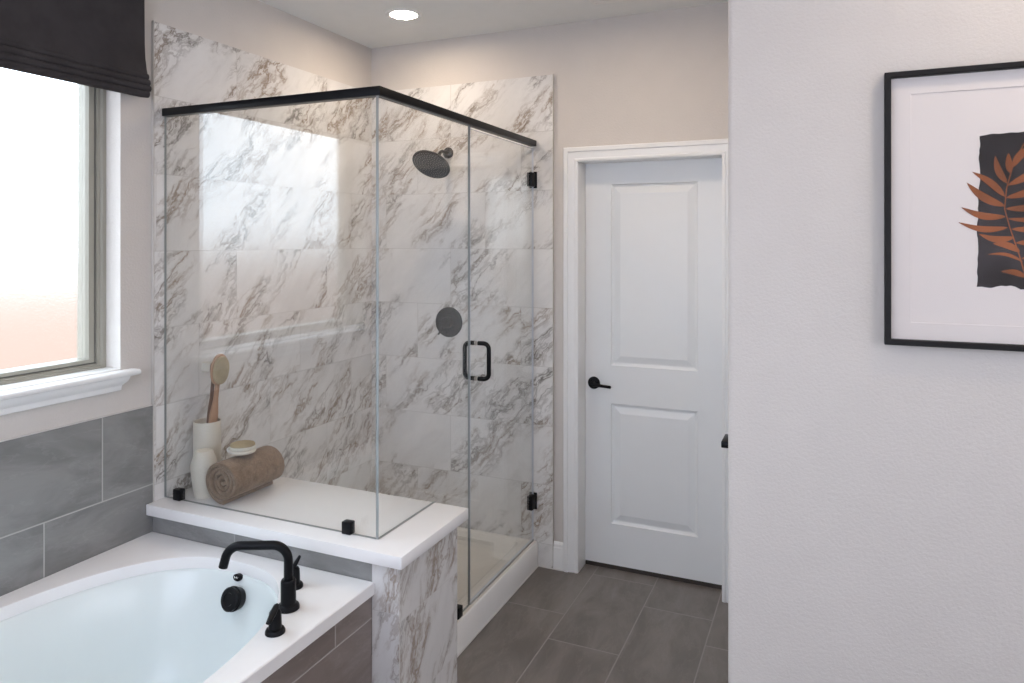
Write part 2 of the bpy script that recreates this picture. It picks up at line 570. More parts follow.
RY0, RY1, RZ0, RZ1 = 0.30, 2.45, 0.95, 2.40      # opening for the added rear fill window, along x
w = MB()
w.box(0, RY0, YB - 0.14, YB, 0, H)
w.box(RY1, XE, YB - 0.14, YB, 0, H)
w.box(RY0, RY1, YB - 0.14, YB, 0, RZ0)
w.box(RY0, RY1, YB - 0.14, YB, RZ1, H)
struct(w.build('wall_back', M['paint']), 'painted wall behind the camera', 'wall')
w2 = thing('fill_window_rear', ((RY0 + RY1) / 2, YB, RZ0), 'added glowing window behind the camera, unseen, to light the room', 'window', kind='structure')
f = MB()
f.box(RY0, RY1, YB - 0.12, YB - 0.05, RZ0, RZ0 + 0.05, 0.004).box(RY0, RY1, YB - 0.12, YB - 0.05, RZ1 - 0.05, RZ1, 0.004)
for x in (RY0, (RY0 + RY1) / 2 - 0.025, RY1 - 0.05):
    f.box(x, x + 0.05, YB - 0.12, YB - 0.05, RZ0 + 0.05, RZ1 - 0.05, 0.004)
f.build('window_frame', M['trim'], w2)
MB().box(RY0 + 0.02, RY1 - 0.02, YB - 0.10, YB - 0.09, RZ0 + 0.02, RZ1 - 0.02).build('window_pane', M['rear_glow'], w2)  # glowing fill pane, added to light the room from behind

# shower wall tile
struct(MB().box(0, 0.010, -1.4270, 0, 0.0, 2.467).build('wall_shower_left', M['marble_y']), 'veined white marble tile on the shower side wall', 'wall')
struct(MB().box(0.010, 1.0915, -0.012, 0, 0.0, 2.467).build('wall_shower_far', M['marble_x']), 'veined white marble tile behind the shower head', 'wall')
struct(MB().box(0, 0.0125, -1.4307, -1.4270, 0.648, 2.470, 0.001).build('trim_1', M['edge_trim']), 'thin metal edge of the left marble tile', 'trim')
struct(MB().box(1.0915, 1.0945, -0.0145, 0, 0.0, 2.470, 0.001).build('trim_2', M['edge_trim']), 'thin metal edge of the far marble tile', 'trim')

# knee wall under the stone ledge, clad in marble at its free end and grey tile above the tub
KX, KF, KB, KZ = 1.1062, -1.4343, -1.0461, 0.6071
knee = thing('wall_knee', (0.55, -1.24, 0), 'low wall under the white ledge, marble clad at its end', 'wall', kind='structure')
MB().box(0.010, KX - 0.010, KF + 0.010, KB - 0.010, 0, KZ).build('wall_core', M['paint'], knee)
MB().box(KX - 0.010, KX, KF + 0.0005, KB, 0, KZ, 0.0008, 1).build('marble_end', M['marble_k'], knee)
MB().box(1.003, KX - 0.0005, KF, KF + 0.010, 0, KZ, 0.0008, 1).build('marble_front', M['marble_kf'], knee)
MB().box(0.012, 1.003, KF + 0.001, KF + 0.010, 0.30, KZ).build('grey_tile_strip', M['grey_x'], knee)
MB().box(0.010, KX - 0.010, KB - 0.010, KB, 0, KZ).build('marble_inside', M['marble_x'], knee)

# grey tile above the tub on the window wall
struct(MB().box(0, 0.009, -3.30, -1.4310, 0.30, 1.0105).build('wall_tub_tile', M['grey_y']), 'large grey tile band on the window wall above the tub', 'wall')
struct(MB().box(0, 0.0065, -3.30, -1.4310, 1.0105, 1.0140, 0.001).build('trim_3', M['grout_w']), 'white caulk line topping the grey tile band', 'trim')

# window in the left wall
w1 = thing('window_1', (0, (WY0 + WY1) / 2, WZ0), 'frosted window with taupe frame above the bathtub', 'window', kind='structure')
# stepped vinyl frame swept round the opening
prof = [(0.0, -0.140), (0.0, -0.075), (0.012, -0.075), (0.015, -0.082), (0.024, -0.082), (0.026, -0.090), (0.032, -0.090), (0.034, -0.084), (0.050, -0.084), (0.054, -0.096), (0.054, -0.140)]
fz0 = 1.171
rings = []
for sy, sz in ((0, 0), (1, 0), (1, 1), (0, 1)):
    rings.append([(x, (WY0 + d * 1.22) if sy == 0 else (WY1 - d * 1.22), (fz0 + d * 0.72) if sz == 0 else (WZ1 - d)) for d, x in prof])
MB().loft(rings, True, loop=True).build('window_frame', M['vinyl'], w1, sharp=20)
g = MB()
q0, q1 = 0.0325, 0.0335
for (ya, yb, za, zb) in ((WY0 + 0.032, WY0 + 0.039, fz0 + .02, WZ1 - .03), (WY1 - 0.039, WY1 - 0.032, fz0 + .02, WZ1 - .03), (WY0 + .03, WY1 - .03, fz0 + 0.0185, fz0 + 0.023)):
    g.box(-0.0905, -0.0885, ya, yb, za, zb)
g.build('glazing_gasket', M['vinyl_dark'], w1)
MB().box(-0.116, -0.110, WY0 + 0.060, WY1 - 0.060, fz0 + 0.034, WZ1 - 0.050).build('window_pane', M['frosted'], w1)
# stool with a cove apron under it
st = MB()
SY0, SY1 = -2.775, -1.515
st.box(-0.110, 0.0, WY0, WY1, WZ0 - 0.004, fz0)
st.prism([(0.0, SY0, 1.146), (0.044, SY0, 1.146), (0.050, SY0, 1.150), (0.052, SY0, 1.156), (0.050, SY0, 1.162), (0.044, SY0, 1.166), (0.0, SY0, 1.166)], (0, SY1 - SY0, 0))
st.build('window_stool', M['trim'], w1, sharp=30)
ap = [(0.0, 1.1455), (0.040, 1.1455), (0.039, 1.139), (0.034, 1.128), (0.026, 1.120), (0.020, 1.114), (0.0185, 1.106), (0.018, 1.098), (0.012, 1.094), (0.0, 1.094)]
MB().loft([[(x, SY0 + 0.035 + (0.04 - x) * 0.9, z) for x, z in ap], [(x, SY1 - 0.035 - (0.04 - x) * 0.9, z) for x, z in ap]]).build('sill_apron', M['trim'], w1, sharp=30)

# door in the far wall
YD = 0.1045
d1 = thing('door_1', ((DX0 + DX1) / 2, YD, 0), 'white two panel door in the far wall', 'door', kind='structure')
def door_slab(x0, x1, z0, z1, yf, th, panels, px0, px1):
    b = MB()
    bm = b.bm
    xs = [x0, px0, px1, x1]
    zs = [z0]
    for pz0, pz1 in panels:
        zs += [pz0, pz1]
    zs.append(z1)
    V = {(i, j): bm.verts.new((x, yf, z)) for i, x in enumerate(xs) for j, z in enumerate(zs)}
    for i in range(3):
        for j in range(len(zs) - 1):
            if i == 1 and j % 2 == 1:
                continue
            bm.faces.new((V[i, j], V[i + 1, j], V[i + 1, j + 1], V[i, j + 1]))
    # moulded raised panels
    for j in range(1, len(zs) - 1, 2):
        prev = [V[1, j], V[2, j], V[2, j + 1], V[1, j + 1]]
        for ins, dep in ((0.004, 0.007), (0.012, 0.011), (0.017, 0.011), (0.042, 0.0035), (0.048, 0.0020)):
            ring = [bm.verts.new((x, yf + dep, z)) for x, z in ((px0 + ins, zs[j] + ins), (px1 - ins, zs[j] + ins), (px1 - ins, zs[j + 1] - ins), (px0 + ins, zs[j + 1] - ins))]
            for k in range(4):
                bm.faces.new((prev[k], prev[(k + 1) % 4], ring[(k + 1) % 4], ring[k]))
            prev = ring
        bm.faces.new(prev)
    n = len(zs)
    B = {}
    border = [(0, j) for j in range(n)] + [(i, n - 1) for i in (1, 2, 3)] + [(3, j) for j in range(n - 2, -1, -1)] + [(2, 0), (1, 0)]
    back = [bm.verts.new((xs[i], yf + th, zs[j])) for i, j in border]
    m_ = len(border)
    for k in range(m_):
        bm.faces.new((V[border[k]], V[border[(k + 1) % m_]], back[(k + 1) % m_], back[k]))
    bm.faces.new(back)
    return b
door_slab(1.2237, 1.9065, 0.022, 2.0255, YD, 0.035, [(0.2271, 0.8257), (1.0157, 1.9186)], 1.3572, 1.7816).build('door_slab', M['door'], d1, sharp=12)
MB().box(1.2237, 1.9065, YD + 0.003, YD + 0.035, 0.0, 0.0215).build('door_gap_shade', M['gap_shade'], d1)  # dark strip filling the door's bottom gap, its shade given as colour
# jamb lining with stop
j = MB()
j.box(DX0, DX0 + 0.004, -0.008, 0.14, 0, DZ).box(DX1 - 0.004, DX1, -0.008, 0.14, 0, DZ).box(DX0 + .004, DX1 - .004, -0.008, 0.14, DZ - 0.004, DZ)
j.build('door_jamb', M['trim'], d1)
# casing swept round the opening
cp = [(0.0, 0.0), (0.0, 0.010), (0.006, 0.0125), (0.012, 0.0125), (0.016, 0.0085), (0.040, 0.0135), (0.046, 0.0135), (0.050, 0.0195), (0.066, 0.0195), (0.071, 0.015), (0.0715, 0.0)]
def casing(x0, x1, zt, name, parent, pl=lambda a, t, z: (a, -t, z)):
    rr = [[pl(x0 - d, t, 0.0) for d, t in cp], [pl(x0 - d, t, zt + d) for d, t in cp], [pl(x1 + d, t, zt + d) for d, t in cp], [pl(x1 + d, t, 0.0) for d, t in cp]]
    return MB().loft(rr).build(name, M['trim'], parent, sharp=20)
casing(1.2195, 1.9105, 2.0270, 'door_casing', d1)
# lever handle with round rose
hd = MB()
hx, hz = 1.270, 0.9225
hd.lathe([(0.031, 0.0), (0.031, 0.006), (0.029, 0.009), (0.013, 0.010), (0.011, 0.012), (0.011, 0.040), (0.0105, 0.046), (0.0, 0.047)], (hx, YD, hz), (0, -1, 0), 36)
hd.tube([(hx, YD - 0.040, hz - 0.001), (hx + 0.02, YD - 0.041, hz - 0.003), (hx + 0.06, YD - 0.042, hz - 0.0065), (hx + 0.094, YD - 0.042, hz - 0.0085), (hx + 0.099, YD - 0.042, hz - 0.009)], [0.0095, 0.0085, 0.0072, 0.0075, 0.005], 14)
tag(hd.build('door_handle', M['black'], d1), 'black lever handle on a round rose')

# second door, in the flank of the partition, of which only the lever shows past the corner
d2 = thing('door_2', (XR, -0.52, 0), 'white door round the corner of the partition', 'door', kind='structure')
MB().box(XR - 0.004, XR - 0.0003, -0.95, -0.13, 0.012, 2.03, 0.001).build('door_slab', M['door'], d2)
casing(-0.955, -0.125, 2.035, 'door_casing', d2, lambda a, t, z: (XR - t - 0.0003, a, z))
hd = MB()
hd.lathe([(0.031, 0.0), (0.031, 0.006), (0.029, 0.009), (0.013, 0.010), (0.011, 0.012), (0.011, 0.060), (0.0, 0.062)], (XR - 0.004, -0.84, 0.9415), (-1, 0, 0), 32)
hd.box(XR - 0.077, XR - 0.052, -0.85, -0.745, 0.930, 0.953, 0.004)
tag(hd.build('door_handle', M['black'], d2), 'black lever handle seen past the wall corner')

# skirting
bp_ = [(0.0, 0.0), (0.014, 0.0), (0.014, 0.088), (0.012, 0.094), (0.012, 0.106), (0.009, 0.112), (0.009, 0.124), (0.004, 0.134), (0.0, 0.136)]
struct(MB().prism([(1.0945, -t, z) for t, z in bp_], (1.1475 - 1.0945, 0, 0)).build('baseboard_far', M['trim'], sharp=20), 'short white baseboard between marble and door casing', 'baseboard')
struct(MB().prism([(XR + 0.02, YR - t, z) for t, z in bp_], (XE - XR - 0.02, 0, 0)).build('baseboard_right', M['trim'], sharp=20), 'white baseboard under the framed print', 'baseboard')
struct(MB().box(1.0137, 1.0175, -1.046, -0.0145, 0, 0.007, 0.001).box(1.0175, 1.148, -0.0185, -0.0145, 0, 0.005, 0.001).build('trim_4', M['grout_w']), 'white caulk line along the foot of the shower curb', 'trim')

# ================================================================== SHOWER
pan = thing('shower_pan', (0.5, -0.53, 0), 'cream shower base with a white raised curb on the tile floor', 'shower base')
PX1 = 1.0137
rg = [rrect(0.012, PX1, -1.044, -0.014, 0.006, 0.0), rrect(0.012, PX1, -1.044, -0.014, 0.006, 0.121), rrect(0.014, PX1 - 0.003, -1.042, -0.016, 0.008, 0.1265),
      rrect(0.018, PX1 - 0.008, -1.038, -0.020, 0.01, 0.1274)]
MB().loft(rg, True, True, False).build('curb', M['curb'], pan, sharp=30)
rg = [rrect(0.018, PX1 - 0.008, -1.038, -0.020, 0.01, 0.1274), rrect(0.040, 0.934, -1.016, -0.042, 0.03, 0.1272), rrect(0.046, 0.926, -1.010, -0.050, 0.035, 0.122), rrect(0.056, 0.914, -1.0, -0.062, 0.04, 0.062),
      rrect(0.068, 0.902, -0.988, -0.074, 0.05, 0.050), rrect(0.30, 0.66, -0.68, -0.38, 0.08, 0.044), rrect(0.42, 0.53, -0.58, -0.48, 0.05, 0.043)]
MB().loft(rg, True, False, True).build('basin', M['pan'], pan, sharp=50)
dr = MB().lathe([(0.050, 0.0), (0.050, 0.003), (0.046, 0.005), (0.0, 0.005)], (0.475, -0.53, 0.043), (0, 0, 1), 32)
dr.build('drain', M['black'], pan)

# white stone ledge on the knee wall
tag(MB().box(0.0105, 1.1323, -1.4624, -1.0071, KZ, 0.6481, 0.003, 2).build('stone_ledge', M['quartz']), 'white stone ledge slab capping the low wall between tub and shower', 'ledge')

ZB = 0.6481
YG, XG = -1.377, 0.9880
def clip(name, parent, bx, label=None):
    o = MB().box(*bx, 0.003, 2).build(name, M['black'], parent)
    return o
gp = thing('shower_glass_panel', (0.5, YG, ZB), 'fixed clear glass panel standing on the white ledge in front of the towel', 'glass panel')
b = MB()
b.prism([(0.0115, YG - 0.005, ZB + 0.002), (0.9820, YG - 0.005, ZB + 0.002), (0.9820, YG - 0.005, 2.1125), (0.0115, YG - 0.005, 2.1125)], (0, 0.010, 0), mi=1, cap_mi=0)
b.build('glass_pane', [M['glass'], M['glass_edge']], gp, smooth=False)
MB().box(0.0110, 0.9820, YG - 0.0045, YG + 0.0045, ZB, ZB + 0.0012).build('bottom_seal', M['seal'], gp)
for x in (0.064, 0.8475):
    clip('clip', gp, (x + 0.002, x + 0.038, YG - 0.014, YG + 0.014, ZB, ZB + 0.042))

sp = thing('shower_glass_panel', (XG, -0.95, 0.1274), 'narrow notched glass side panel between the ledge corner and the glass door', 'glass panel')
yn, yd_ = -1.0045, -0.7245
P_ = [(YG - 0.005, ZB + 0.002), (yn, ZB + 0.002), (yn, 0.130), (yd_, 0.130), (yd_, 2.1125), (YG - 0.005, 2.1125)]
b = MB()
b.prism([(XG - 0.005, y, z) for y, z in P_], (0.010, 0, 0), mi=1, cap_mi=0)
b.build('glass_pane', [M['glass'], M['glass_edge']], sp, smooth=False)
MB().box(XG - 0.0045, XG + 0.0045, YG + 0.0055, yn, ZB, ZB + 0.0012).build('bottom_seal', M['seal'], sp)
MB().box(XG - 0.0045, XG + 0.0045, yn, yd_, 0.1275, 0.1292).build('bottom_seal', M['edge_trim'], sp)
clip('clip', sp, (XG - 0.016, XG + 0.016, -0.845, -0.807, 0.1275, 0.171))

gd = thing('shower_door', (XG, -0.37, 0.138), 'clear glass shower door with black pull handle, hinged on the far wall', 'shower door')
b = MB()
dy0, dy1 = -0.7205, -0.024
b.prism([(XG - 0.005, y, z) for y, z in ((dy0, 0.138), (dy1, 0.138), (dy1, 2.100), (dy0, 2.100))], (0.010, 0, 0), mi=1, cap_mi=0)
b.build('glass_pane', [M['glass'], M['glass_edge_door']], gd, smooth=False)
MB().box(XG - 0.006, XG + 0.006, dy0, dy1, 0.1285, 0.1372).build('bottom_sweep', M['seal'], gd)
hx_ = MB()
ym, zt_, zb_, off, rc = -0.652, 1.203, 1.053, 0.057, 0.024
for sgn in (1, -1):
    def hp(u, z):
        return (XG + sgn * u, ym, z)
    path = [hp(0.0052, zt_)] + [hp(off - rc + rc * math.sin(math.radians(a)), zt_ - rc + rc * math.cos(math.radians(a))) for a in range(0, 91, 15)] + \
           [hp(off - rc + rc * math.cos(math.radians(a)), zb_ + rc - rc * math.sin(math.radians(a))) for a in range(0, 91, 15)] + [hp(0.0052, zb_)]
    hx_.tube(path, 0.0095, 14)
hnd = hx_.build('pull_handle', M['black'], gd)
wsh = MB()
for z in (zt_, zb_):
    wsh.lathe([(0.0105, 0.0), (0.0105, 0.0025)], (XG + 0.005, ym, z), (1, 0, 0), 20)
    wsh.lathe([(0.0105, 0.0), (0.0105, 0.0025)], (XG - 0.005, ym, z), (-1, 0, 0), 20)
wsh.build('washer', M['edge_trim'], hnd)
for z in (1.906, 0.290):
    h_ = MB()
    h_.box(XG - 0.014, XG + 0.014, -0.066, -0.014, z + 0.003, z + 0.072, 0.003)
    h_.box(XG - 0.020, XG + 0.020, -0.020, -0.0125, z - 0.004, z + 0.079, 0.002)
    h_.build('hinge', M['black'], gd)

rl = MB()
w_ = 0.0165
rl.prism([(0.0105, YG - w_, 2.1128), (XG + w_, YG - w_, 2.1128), (XG + w_, -0.0125, 2.1128), (XG - w_, -0.0125, 2.1128), (XG - w_, YG + w_, 2.1128), (0.0105, YG + w_, 2.1128)], (0, 0, 0.0295), bevel=0.002)
tag(rl.build('header_rail', M['black']), 'black square header rail running along the top of the shower glass', 'rail')

# shower head
sh = thing('overhead_shower', (0.499, -0.012, 2.105), 'round black rain shower head on a short bent arm', 'shower head')
a0 = Vector((0.499, -0.012, 2.105))
MB().lathe([(0.030, 0.0), (0.030, 0.005), (0.024, 0.011), (0.012, 0.013)], a0, (0, -1, 0), 32).build('flange', M['black'], sh)
nrm = Vector((-0.04, -0.62, -0.784)).normalized()
hc = Vector((0.497, -0.192, 2.024))
top = hc - nrm * 0.045
path = [a0 + Vector((0, -0.005, 0)), a0 + Vector((0, -0.06, 0.0))]
path += [a0 + Vector((0, -0.06 - 0.05 * math.sin(math.radians(a)), -0.05 + 0.05 * math.cos(math.radians(a)))) for a in range(10, 61, 10)]
path += [top]
MB().tube(path, 0.0095, 16).build('arm', M['black'], sh)
hb = MB().lathe([(0.014, -0.050), (0.019, -0.044), (0.021, -0.034), (0.017, -0.024), (0.024, -0.017), (0.06, -0.014), (0.096, -0.010), (0.101, -0.005), (0.101, 0.0), (0.098, 0.003), (0.0, 0.0035)], hc, nrm, 48)
hdo = hb.build('head', M['black'], sh, sharp=30)
nz = MB()
u_ = nrm.orthogonal().normalized()
v_ = nrm.cross(u_)
for ri, rr in enumerate((0.015, 0.03, 0.045, 0.06, 0.074, 0.087)):
    cnt = 6 + ri * 7
    for k in range(cnt):
        a = 2 * PI * k / cnt + ri * 0.3
        nz.lathe([(0.0028, 0.0), (0.0018, 0.0025)], hc + nrm * 0.0034 + (u_ * math.cos(a) + v_ * math.sin(a)) * rr, nrm, 6)
tag(nz.build('nozzle', M['nozzle'], hdo), kind='stuff')

# shower valve
vx, vz = 0.503, 1.205
va = thing('shower_valve', (vx, -0.012, vz), 'round dark shower valve plate on the marble beside the glass door', 'shower valve')
MB().lathe([(0.080, 0.0), (0.080, 0.004), (0.077, 0.008), (0.030, 0.010)], (vx, -0.012, vz), (0, -1, 0), 48).build('plate', M['black'], va)
k = MB().lathe([(0.029, 0.009), (0.029, 0.034), (0.026, 0.040), (0.0, 0.041)], (vx, -0.012, vz), (0, -1, 0), 32)
kn = k.build('knob', M['black'], va)
lv = MB().tube([(vx - 0.014, -0.045, vz - 0.018), (vx - 0.032, -0.046, vz - 0.044), (vx - 0.046, -0.046, vz - 0.064)], [0.007, 0.0055, 0.005], 12)
lv.build('lever', M['black'], kn)

# ================================================================== BATH
ZD = 0.5372
TX, TY, TA, TB = 0.505, -2.262, 0.428, 0.762     # tub centre and half axes of the rim
def sup(dx, dy, z, n=96, e=2.5, cx=TX, cy_=TY):
    pts = []
    for k in range(n):
        a = 2 * PI * k / n
        c, s_ = math.cos(a), math.sin(a)
        pts.append((cx + (TA + dx) * math.copysign(abs(c) ** (2 / e), c), cy_ + (TB + dy) * math.copysign(abs(s_) ** (2 / e), s_), z))
    return pts
DKX, DKY0, DKY1 = 1.0126, -3.12, -1.4345
# deck slab with an oval cut-out
b = MB()
bm = b.bm
inner = sup(0.0, 0.0, 0.0)
outer = []
for x, y, _ in inner:
    dx, dy = x - TX, y - TY
    t = min((DKX - TX) / dx if dx > 1e-9 else ((0.0095 - TX) / dx if dx < -1e-9 else 1e9), (DKY1 - TY) / dy if dy > 1e-9 else ((DKY0 - TY) / dy if dy < -1e-9 else 1e9))
    outer.append([TX + dx * t, TY + dy * t])
for cx_, cy2 in ((DKX, DKY1), (DKX, DKY0), (0.0095, DKY1), (0.0095, DKY0)):
    i = min(range(len(outer)), key=lambda q: (outer[q][0] - cx_) ** 2 + (outer[q][1] - cy2) ** 2)
    outer[i] = [cx_, cy2]
zt_, zb_ = ZD, 0.4974
O2 = [(x, y) for x, y in outer]
I2 = [(x, y) for x, y, _ in inner]
def shrink(p, q):
    return (min(max(p[0], 0.0095 + q), DKX - q), min(max(p[1], DKY0 + q), DKY1 - q))
rb_ = [sup(0.0025, 0.0025, zt_), sup(0.0008, 0.0008, zt_ - 0.0008), sup(0.0, 0.0, zt_ - 0.0028)]
b.loft([rb_[2], rb_[1], rb_[0], [(*shrink(p, 0.003), zt_) for p in O2], [(*p, zt_ - 0.003) for p in O2], [(*p, zb_) for p in O2], [(x, y, zb_) for x, y in I2]], True, loop=True)
tag(b.build('tub_deck', M['quartz'], sharp=30), 'white stone deck surrounding the oval bathtub', 'tub deck')
apr = thing('wall_apron', (1.0, -2.2, 0), 'grey tiled apron with brown floor light in its colour, under the tub deck', 'wall', kind='structure')
MB().box(0.9905, 1.0026, DKY0 + 0.012, -1.4350, 0, zb_).build('apron_tile', M['grey_apron'], apr)
MB().box(0.0095, 1.0026, DKY0, DKY0 + 0.012, 0, zb_).build('apron_end', M['grey_apron'], apr)

tub = thing('bathtub', (TX, TY, 0), 'white oval drop in bathtub under the frosted window', 'bathtub')
rg = [sup(0.024, 0.020, ZD - 0.0405), sup(-0.002, -0.002, ZD - 0.0405), sup(-0.006, -0.006, ZD - 0.043), sup(-0.010, -0.010, ZD - 0.050), sup(-0.022, -0.024, ZD - 0.085), sup(-0.042, -0.050, ZD - 0.155), sup(-0.058, -0.080, ZD - 0.25),
      sup(-0.076, -0.110, ZD - 0.34), sup(-0.096, -0.140, ZD - 0.385), sup(-0.135, -0.19, ZD - 0.408), sup(-0.20, -0.28, ZD - 0.416), sup(-0.33, -0.55, ZD - 0.42)]
MB().loft(rg, True, False, True).build('basin', M['acrylic'], tub, sharp=60)
# round overflow cover with a turning ring
oa = Vector((-0.06, -0.92, 0.30)).normalized()
oc = Vector((0.534, -1.548, 0.439))
ov = MB().lathe([(0.034, -0.016), (0.038, 0.0), (0.0395, 0.010), (0.036, 0.013), (0.037, 0.016), (0.0375, 0.024), (0.033, 0.028), (0.021, 0.0285), (0.019, 0.026), (0.0, 0.026)], oc, oa, 36)
ov.build('overflow_cover', M['black'], tub, sharp=30)
bc = Vector((0.513, -1.5155, 0.4915))
ba = Vector((-0.05, -0.96, 0.2)).normalized()
bu = Vector((0, 0, 1)).cross(ba).normalized()
bv = ba.cross(bu).normalized()
bd = MB().loft([[bc + ba * h + bu * (0.0175 * s_ * math.cos(2 * PI * k / 28)) + bv * (0.0115 * s_ * math.sin(2 * PI * k / 28)) for k in range(28)] for h, s_ in ((-0.012, 1.0), (0.002, 1.0), (0.003, 0.9))])
bdo = bd.build('badge', M['black'], tub)
sq = MB()
for u0, u1, v0, v1 in ((-0.010, -0.005, 0.003, -0.003), (-0.005, 0.000, -0.003, 0.003), (0.000, 0.004, 0.003, -0.002), (0.004, 0.009, -0.002, 0.003)):
    sq.tube([bc + ba * 0.0035 + bu * u0 + bv * v0, bc + ba * 0.0035 + bu * u1 + bv * v1], 0.0016, 8)
sq.build('badge_mark', M['chrome'], bdo)
MB().lathe([(0.038, 0.0), (0.038, 0.003), (0.030, 0.006), (0.0, 0.007)], (TX, -1.95, ZD - 0.4175), (0, 0, 1), 32).build('drain', M['black'], tub)

# deck mounted filler: spout and two levers
fb = Vector((0.8740, -1.6770, ZD))
fd = Vector((-0.90, -0.436, 0)).normalized()
sp_ = thing('tub_spout', fb, 'tall black curved tub spout standing on the deck corner', 'faucet')
MB().lathe([(0.0325, 0.0), (0.0325, 0.007), (0.030, 0.012), (0.024, 0.014), (0.0222, 0.016), (0.0222, 0.082), (0.020, 0.087), (0.013, 0.088)], fb, (0, 0, 1), 36).build('base', M['black'], sp_, sharp=30)
rc, ht, rch = 0.046, 0.189, 0.140
up = Vector((0, 0, 1))
path = [fb + up * 0.085, fb + up * (ht - rc)]
path += [fb + fd * (rc - rc * math.cos(math.radians(a))) + up * (ht - rc + rc * math.sin(math.radians(a))) for a in range(10, 91, 10)]
c2 = fb + fd * rch + up * (ht - 0.046)
path += [c2 + fd * (0.046 * math.sin(math.radians(a))) + up * (0.046 * math.cos(math.radians(a))) for a in range(0, 81, 10)]
last = path[-1]
dd = (path[-1] - path[-2]).normalized()
path += [last + dd * 0.026]
MB().tube(path, 0.0133, 20).build('spout', M['black'], sp_, sharp=50)
def handle(loc, tip, label):
    loc = Vector(loc)
    t = thing('tub_faucet_handle', loc, label, 'faucet handle', 'lever handles of the tub filler')
    MB().lathe([(0.0275, 0.0), (0.0275, 0.006), (0.025, 0.011), (0.020, 0.013)], loc, (0, 0, 1), 32).build('base', M['black'], t)
    MB().lathe([(0.0180, 0.011), (0.0175, 0.040), (0.0165, 0.056), (0.0130, 0.062), (0.008, 0.064), (0.0, 0.0645)], loc, (0, 0, 1), 32).build('body', M['black'], t, sharp=50)
    a = loc + Vector((0, 0, 0.066))
    b_ = Vector(tip)
    d = (b_ - a).normalized()
    s_ = d.cross(Vector((0, 0, 1))).normalized()
    n_ = s_.cross(d).normalized()
    rr = []
    for f_, wd, th in ((-0.30, 0.005, 0.004), (-0.22, 0.0085, 0.006), (0.0, 0.0095, 0.007), (0.35, 0.0095, 0.0065), (0.8, 0.008, 0.005), (0.97, 0.007, 0.004), (1.0, 0.004, 0.002)):
        c = a.lerp(b_, f_)
        rr.append([c + s_ * (wd * math.cos(2 * PI * k / 14)) + n_ * (th * math.sin(2 * PI * k / 14)) for k in range(14)])
    MB().loft(rr).build('lever', M['black'], t, sharp=60)
handle((0.931, -1.796, ZD), (0.955, -1.850, 0.592), 'black tub lever handle nearest the camera, in front of the spout')
handle((0.799, -1.564, ZD), (0.811, -1.551, 0.633), 'black tub lever handle behind the spout, below the white ledge')

# ================================================================== LEDGE DRESSING
# rolled towel lying on the ledge
tw0, tw1 = Vector((0.275, -1.358, ZB)), Vector((0.279, -1.098, ZB))
tax = (tw1 - tw0).normalized()
tsd = Vector((tax.y, -tax.x, 0))
tlen = (tw1 - tw0).length
RT = 0.0845
t = thing('rolled_towel', tw0, 'brown terry towel rolled up on the white ledge behind the glass', 'towel')
b = MB()
bm = b.bm
turns, N = 4.2, 180
th_ = 0.0150
def spiral(k, shift):
    f_ = k / N
    a = 2 * PI * turns * (1 - f_) - PI * 0.86
    r = RT - 0.0004 - (turns * f_) * 0.0172 - shift
    r = max(r, 0.001)
    wob = 1 + 0.11 * math.sin(a * 2.0 + f_ * 7) * f_
    return r * math.cos(a) * 1.02 * wob, r * math.sin(a) * 0.985 * wob
LS = [(0.0, 0.0030), (0.004, 0.0010), (0.010, 0.0), (0.5, 0.0), (0.99, 0.0), (0.996, 0.0010), (1.0, 0.0030)]
grid = []
for f_, ins in LS:
    row_o, row_i = [], []
    for k in range(N + 1):
        inner_k = 0.010 * (1 - abs(2 * f_ - 1) * 0) * 0
        push = (k / N) * 0.012 if f_ < 0.5 else -(k / N) * 0.012
        wav = 0.003 * math.sin(k * 0.21)
        for row, shf in ((row_o, ins), (row_i, th_ - ins)):
            s_, z_ = spiral(k, shf)
            p = tw0 + tax * (f_ * tlen + push + (wav if f_ in (0.0, 1.0) else wav)) + tsd * s_ + Vector((0, 0, RT + z_))
            row.append(bm.verts.new(p))
    grid.append((row_o, row_i))
for i in range(len(grid) - 1):
    for q in (0, 1):
        A, B = grid[i][q], grid[i + 1][q]
        for k in range(N):
            bm.faces.new((A[k], A[k + 1], B[k + 1], B[k]))
    for k in (0, N):
        bm.faces.new((grid[i][0][k], grid[i + 1][0][k], grid[i + 1][1][k], grid[i][1][k]))
for i in (0, len(grid) - 1):
    for k in range(N):
        bm.faces.new((grid[i][0][k], grid[i][0][k + 1], grid[i][1][k + 1], grid[i][1][k]))
b.build('towel', M['terry'], t, sharp=70)

# round bath brush on top of the towel
zt2 = ZB + RT * 2 - 0.001
bx, by = 0.277, -1.250
rb = thing('round_bath_brush', (bx, by, zt2), 'small round cream brush lying on top of the rolled towel', 'brush')
MB().lathe([(0.030, 0.0), (0.046, 0.002), (0.050, 0.007), (0.049, 0.013), (0.044, 0.017), (0.0, 0.0175)], (bx, by, zt2), (0, 0, 1), 40).build('base', M['wood_pale'], rb, sharp=50)
MB().lathe([(0.043, 0.017), (0.046, 0.022), (0.046, 0.034), (0.043, 0.037), (0.030, 0.039), (0.0, 0.0395)], (bx, by, zt2), (0, 0, 1), 40).build('bristles', M['bristle'], rb, sharp=50)
MB().lathe([(0.0445, 0.0175), (0.0475, 0.0195), (0.0475, 0.027), (0.0458, 0.029)], (bx, by, zt2), (0, 0, 1), 40).build('bristle_ring', M['bristle_w'], rb, sharp=50)
lp = [(bx - 0.045 * math.cos(a) * 1.0 - 0.010 * math.sin(a * 1.0), by - 0.045 * math.sin(a), zt2 + 0.011) for a in [math.radians(d) for d in range(-10, 100, 10)]]
